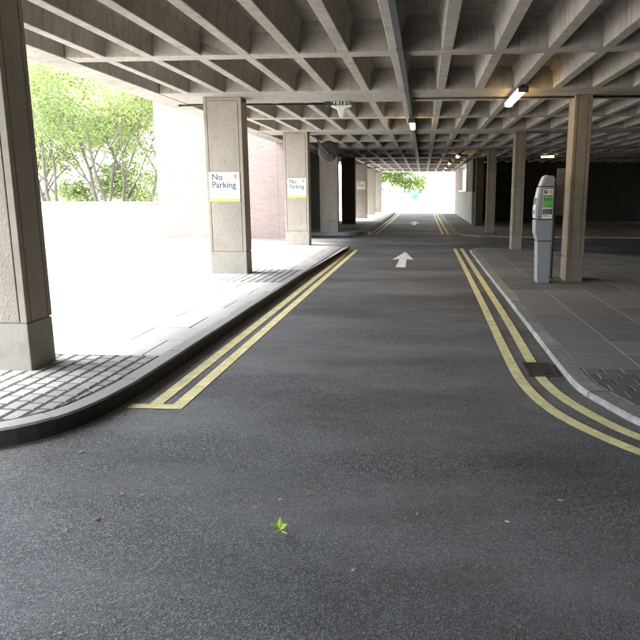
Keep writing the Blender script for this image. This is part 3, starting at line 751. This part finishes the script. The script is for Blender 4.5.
fc = lambda x, y, r, seed: [(x + random.Random(seed + i).uniform(-r, r), y + random.Random(seed + 50 + i).uniform(-1, 1), random.Random(seed + 90 + i).uniform(2.2, 5.0), random.Random(seed + 130 + i).uniform(.5, .95), .75) for i in range(9)]
tree(-4.6, 78, [(-.2, 0, .12, 3.0), (.2, .1, .10, 3.0)], 9, 'green tree beyond the exit at the left end of the far view', 41, 6000, .13, 'leaf_far', fc(-4.6, 78, 1.3, 1), gF, low=0)
tree(-2.3, 79, [(-.15, 0, .12, 3.0), (.15, .1, .10, 2.8)], 9, 'green tree beyond the exit nearer the middle of the far view', 43, 5000, .13, 'leaf_far', fc(-2.3, 79, .9, 7), gF, low=0)

for o_, d_ in ((tk, (.05, -.05, 0)), (tb, (.075, .06, 0)), (p_, (.06, .05, 0)), (fx, (.06, -.42, 0)), (tr, (.033, 0, 0)), (tm, (0, 0, -.02))): o_.location = Vector(o_.location) + Vector(d_)
# ------------------------------------------------------------------ fallen leaves
def star_leaf(x, y, s, mat, label, name, lobes=5, rot=0.):
    mb = MB(); rnd = random.Random(int(x * 1000)); ring = []
    for i in range(lobes * 2):
        a = rot + math.pi * i / lobes; rr = s * (1 if i % 2 == 0 else .55) * rnd.uniform(.85, 1.1)
        z = .012 + (.028 if i % 2 == 0 else .004) * rnd.uniform(.1, 1) * s / .05
        ring.append((x + rr * math.cos(a), y + .75 * rr * math.sin(a), z + .018 + .55 * rr * math.sin(a) * (1 if math.sin(a) > 0 else .4)))
    c = (x, y, .022); n = len(ring)
    for i in range(n): mb.face([c, ring[i], ring[(i + 1) % n]])
    mb.face([(x + s * .2, y - s * .1, .008), (x + s * .95, y - s * .55, .012), (x + s * .98, y - s * .50, .014), (x + s * .24, y - s * .02, .012)])
    o = mb.build(name, mat, None, 0, False, False); sm = o.modifiers.new('Solidify', 'SOLIDIFY'); sm.thickness = .0015
    return tag(o, label, 'leaf')
def flake(x, y, l, w, rot, mat, label, name='leaf_scrap'):
    mb = MB(); c, s = math.cos(rot), math.sin(rot)
    P = [(-l, 0, .004), (-l * .3, -w, .010), (l * .6, -w * .8, .014), (l, 0, .008), (l * .4, w, .013), (-l * .5, w * .7, .009)]
    mb.prism([(x + a * c - b * s, y + a * s + b * c) for a, b, _ in P], 'z', .004, .011)
    return tag(mb.build(name, mat, None, .001), label, 'leaf')

star_leaf(-.645, 2.735, .040, M['fallen_green'], 'fresh bright green lobed leaf lying on the asphalt in the foreground', 'fallen_leaf', 5, .4)
gS = 'dry scraps on the asphalt'
for x, y, l, w, rot, mt, lab in (
    (-1.55, 2.80, .022, .009, .3, 'fallen_brown', 'curled brown leaf scrap, lowest of the pair at the left of the asphalt'),
    (-1.55, 3.07, .018, .009, 2.7, 'fallen_brown', 'small tan leaf scrap just below the left kerb curve'),
    (-1.27, 1.99, .010, .005, .1, 'fallen_pale', 'tiny pale scrap near the bottom left corner'),
    (-1.44, 3.06, .014, .003, .2, 'fallen_pale', 'thin pale sliver right beside the small tan leaf scrap'),
    (-1.64, 2.69, .012, .004, .2, 'fallen_pale', 'tiny pale flake left of the curled brown leaf scrap'),
    (-.57, 3.13, .022, .004, .15, 'fallen_brown', 'thin brown stalk above and right of the green leaf'),
    (-.71, 3.06, .016, .005, .1, 'fallen_pale', 'pale dry scrap directly above the green leaf'),
    (-.82, 2.97, .020, .003, -.1, 'fallen_brown', 'thin dry stalk above and left of the green leaf'),
    (-.27, 2.45, .012, .006, .2, 'fallen_pale', 'white petal-like scrap below and right of the green leaf'),
    (.42, 2.90, .014, .004, -.6, 'fallen_pale', 'pale curved sliver right of centre in the foreground'),
    (.72, 3.14, .020, .004, -.3, 'fallen_brown', 'dry tan sliver on the right foreground asphalt'),
    (-.01, 2.95, .008, .007, .4, 'fallen_pale', 'pale dot-like flake in the middle foreground'),
    (.88, 2.96, .014, .004, .8, 'fallen_pale', 'pale scrap furthest right in the foreground'),
    (-2.05, 3.60, .022, .006, .2, 'fallen_pale', 'pale scrap below the bend of the left kerb'),
    (-.79, 6.72, .016, .006, .2, 'fallen_pale', 'lone pale scrap further up the carriageway')):
    tag(flake(x, y, l * .85, w * .8, rot, M[mt], lab), None, None, gS)

# grit and crumbs swept into the gutters: nobody could count it
def grit(path, n, seed, side, label):
    rnd = random.Random(seed); P = resample(path, .05); mb = MB()
    for _ in range(n):
        i = rnd.randrange(1, len(P) - 1); t = (P[i + 1] - P[i - 1]).normalized(); nr = Vector((-t.y, t.x)) * side
        q = P[i] + t * rnd.uniform(-.03, .03) + nr * (.008 + abs(rnd.gauss(0, .07))); sz = rnd.uniform(.002, .006) * (2.2 if rnd.random() < .06 else 1)
        c, sn = math.cos(rnd.uniform(0, 6.3)), math.sin(rnd.uniform(0, 6.3)); h = sz * rnd.uniform(.4, 1.2)
        b = [Vector((q.x + sz * math.cos(a_ + c), q.y + sz * rnd.uniform(.5, 1) * math.sin(a_ + c), .0045)) for a_ in (0, 1.3, 2.6, 3.9, 5.1)]
        top = (q.x + sz * .2 * sn, q.y, .0045 + h)
        for k in range(5): mb.face([b[k], b[(k + 1) % 5], top])
    o = mb.build('gutter_grit', M['grit'], None, 0, False, False); o['kind'] = 'stuff'; o['label'] = label; o['category'] = 'grit'; return o
nm = NT('grit'); nm.col(nm.ramp(nm.geo.outputs['Random Per Island'], [(0, (.035, .028, .02)), (.55, (.10, .085, .065)), (.85, (.19, .155, .11)), (1, (.34, .31, .26))])); nm.rough(.9); M['grit'] = nm.m
gp = [p for p in KR if p[1] < 14 and p[0] < 5]; grit(gp, 1500, 61, -1, 'brown grit and crumbs swept along the right kerb gutter')
gp = [p for p in KL if p[0] > -6 and p[1] < 16]; grit(gp, 900, 62, -1, 'brown grit and crumbs swept along the left kerb gutter')

# ------------------------------------------------------------------ person far beyond the exit
def skin_fig(name, joints, edges, mat, parent):
    me = bpy.data.meshes.new(name); me.from_pydata([j[0] for j in joints], edges, []); me.materials.append(mat)
    o = bpy.data.objects.new(name, me); C.objects.link(o); o.parent = parent; o.matrix_parent_inverse = Matrix.Translation(-parent.location)
    sk_ = o.modifiers.new('Skin', 'SKIN'); sk_.use_smooth_shade = True
    for d, j in zip(me.skin_vertices[0].data, joints): d.radius = (j[1], j[1]) if not isinstance(j[1], tuple) else j[1]
    me.skin_vertices[0].data[0].use_root = True
    m = o.modifiers.new('Subdivision', 'SUBSURF'); m.levels = 1; m.render_levels = 2
    return o
PX, PY = -.80, 60.0
pe = empty('person', (PX, PY, 0), 'far pedestrian in a turquoise jacket walking in the glare beyond the exit', 'person')
def J(x, y, z, r): return ((PX + x, PY + y, z + .01), r)
body = skin_fig('body', [J(0, 0, .95, .13), J(0, 0, 1.15, .13), J(0, 0, 1.38, .15), J(0, -.01, 1.50, .06), J(0, -.02, 1.60, .085), J(0, -.02, 1.72, .07),
    J(.10, 0, .88, .09), J(.12, .16, .48, .06), J(.12, .10, .08, .04), J(.12, -.06, .04, .035), J(-.10, 0, .88, .09), J(-.11, -.14, .48, .06), J(-.11, -.24, .08, .04), J(-.11, -.38, .05, .035),
    J(.20, 0, 1.40, .06), J(.25, -.06, 1.14, .045), J(.24, -.20, .92, .035), J(.24, -.26, .84, .03), J(-.20, 0, 1.40, .06), J(-.25, .05, 1.14, .045), J(-.25, .00, .90, .035), J(-.25, -.04, .82, .03)],
    [(0, 1), (1, 2), (2, 3), (3, 4), (4, 5), (0, 6), (6, 7), (7, 8), (8, 9), (0, 10), (10, 11), (11, 12), (12, 13), (2, 14), (14, 15), (15, 16), (16, 17), (2, 18), (18, 19), (19, 20), (20, 21)], M['skin'], pe)
skin_fig('jacket', [J(0, 0, .90, .17), J(0, 0, 1.15, .155), J(0, 0, 1.38, .165), J(0, -.01, 1.46, .09), J(.21, 0, 1.40, .08), J(.26, -.06, 1.14, .065), J(.25, -.19, .94, .05), J(-.21, 0, 1.40, .08), J(-.26, .05, 1.14, .065), J(-.26, .0, .92, .05)],
    [(0, 1), (1, 2), (2, 3), (2, 4), (4, 5), (5, 6), (2, 7), (7, 8), (8, 9)], M['turquoise'], pe)
skin_fig('trousers', [J(0, 0, .93, .145), J(.10, 0, .86, .105), J(.12, .16, .48, .078), J(.12, .11, .12, .062), J(-.10, 0, .86, .105), J(-.11, -.14, .48, .078), J(-.11, -.23, .12, .062)],
    [(0, 1), (1, 2), (2, 3), (0, 4), (4, 5), (5, 6)], M['trousers'], pe)
mb = MB(); mb.lathe([(0, .13), (.06, .12), (.092, .07), (.10, .02), (.092, -.03), (.06, -.05)], (PX, PY + .012, 1.67), (0, .25, 1), 16); mb.build('hair', M['hair'], pe, 0, True)

# ------------------------------------------------------------------ camera
cam = bpy.data.cameras.new('camera'); co = bpy.data.objects.new('camera', cam); C.objects.link(co); S.camera = co
F = 650.0
cam.sensor_fit = 'HORIZONTAL'; cam.sensor_width = 36; cam.lens = 36 * F / 640; cam.clip_start = .05; cam.clip_end = 2000
rt = Vector((.99826755, .05878469, .0025)); up = Vector((-.01373029, .19142708, .9814108)); fw_ = Vector((-.05721337, .97974488, -.19190257)); cam.shift_x = -65 / 640
mw = Matrix.Identity(4)
for i in range(3): mw[i][0] = rt[i]; mw[i][1] = up[i]; mw[i][2] = -fw_[i]
mw[0][3], mw[1][3], mw[2][3] = 0, 0, 1.55
co.matrix_world = mw

# ------------------------------------------------------------------ light
EL = 60.0; to_sun = Vector((-1., .03, 0)).normalized() * math.cos(R(EL)) + Vector((0, 0, math.sin(R(EL))))
sun = bpy.data.lights.new('sun', 'SUN'); so = bpy.data.objects.new('sun', sun); C.objects.link(so)
sun.energy = 2.7; sun.angle = R(22); sun.color = (1, .96, .90); so.rotation_euler = to_sun.to_track_quat('Z', 'Y').to_euler(); so.location = (-20, -10, 30)
w = bpy.data.worlds.new('World'); S.world = w; w.use_nodes = True; nt = w.node_tree
bg = nt.nodes['Background']; sk = nt.nodes.new('ShaderNodeTexSky'); sk.sky_type = 'NISHITA'; sk.sun_disc = False
sk.sun_elevation = R(EL); sk.sun_rotation = math.atan2(to_sun.x, to_sun.y); sk.air_density = 1.0; sk.dust_density = 1.5; sk.ozone_density = .6
hs = nt.nodes.new('ShaderNodeHueSaturation'); hs.inputs['Saturation'].default_value = .35
nt.links.new(sk.outputs[0], hs.inputs['Color']); nt.links.new(hs.outputs[0], bg.inputs['Color']); bg.inputs['Strength'].default_value = .15
vs = S.view_settings; vs.view_transform = 'Standard'; vs.look = 'None'; vs.exposure = 3.5; vs.gamma = 1; vs.use_curve_mapping = False
S.cycles.use_denoising = True; S.cycles.max_bounces = 8; S.cycles.diffuse_bounces = 5; S.cycles.glossy_bounces = 3; S.cycles.transmission_bounces = 4; S.cycles.sample_clamp_indirect = 6; S.cycles.use_adaptive_sampling = True; S.cycles.adaptive_threshold = .02
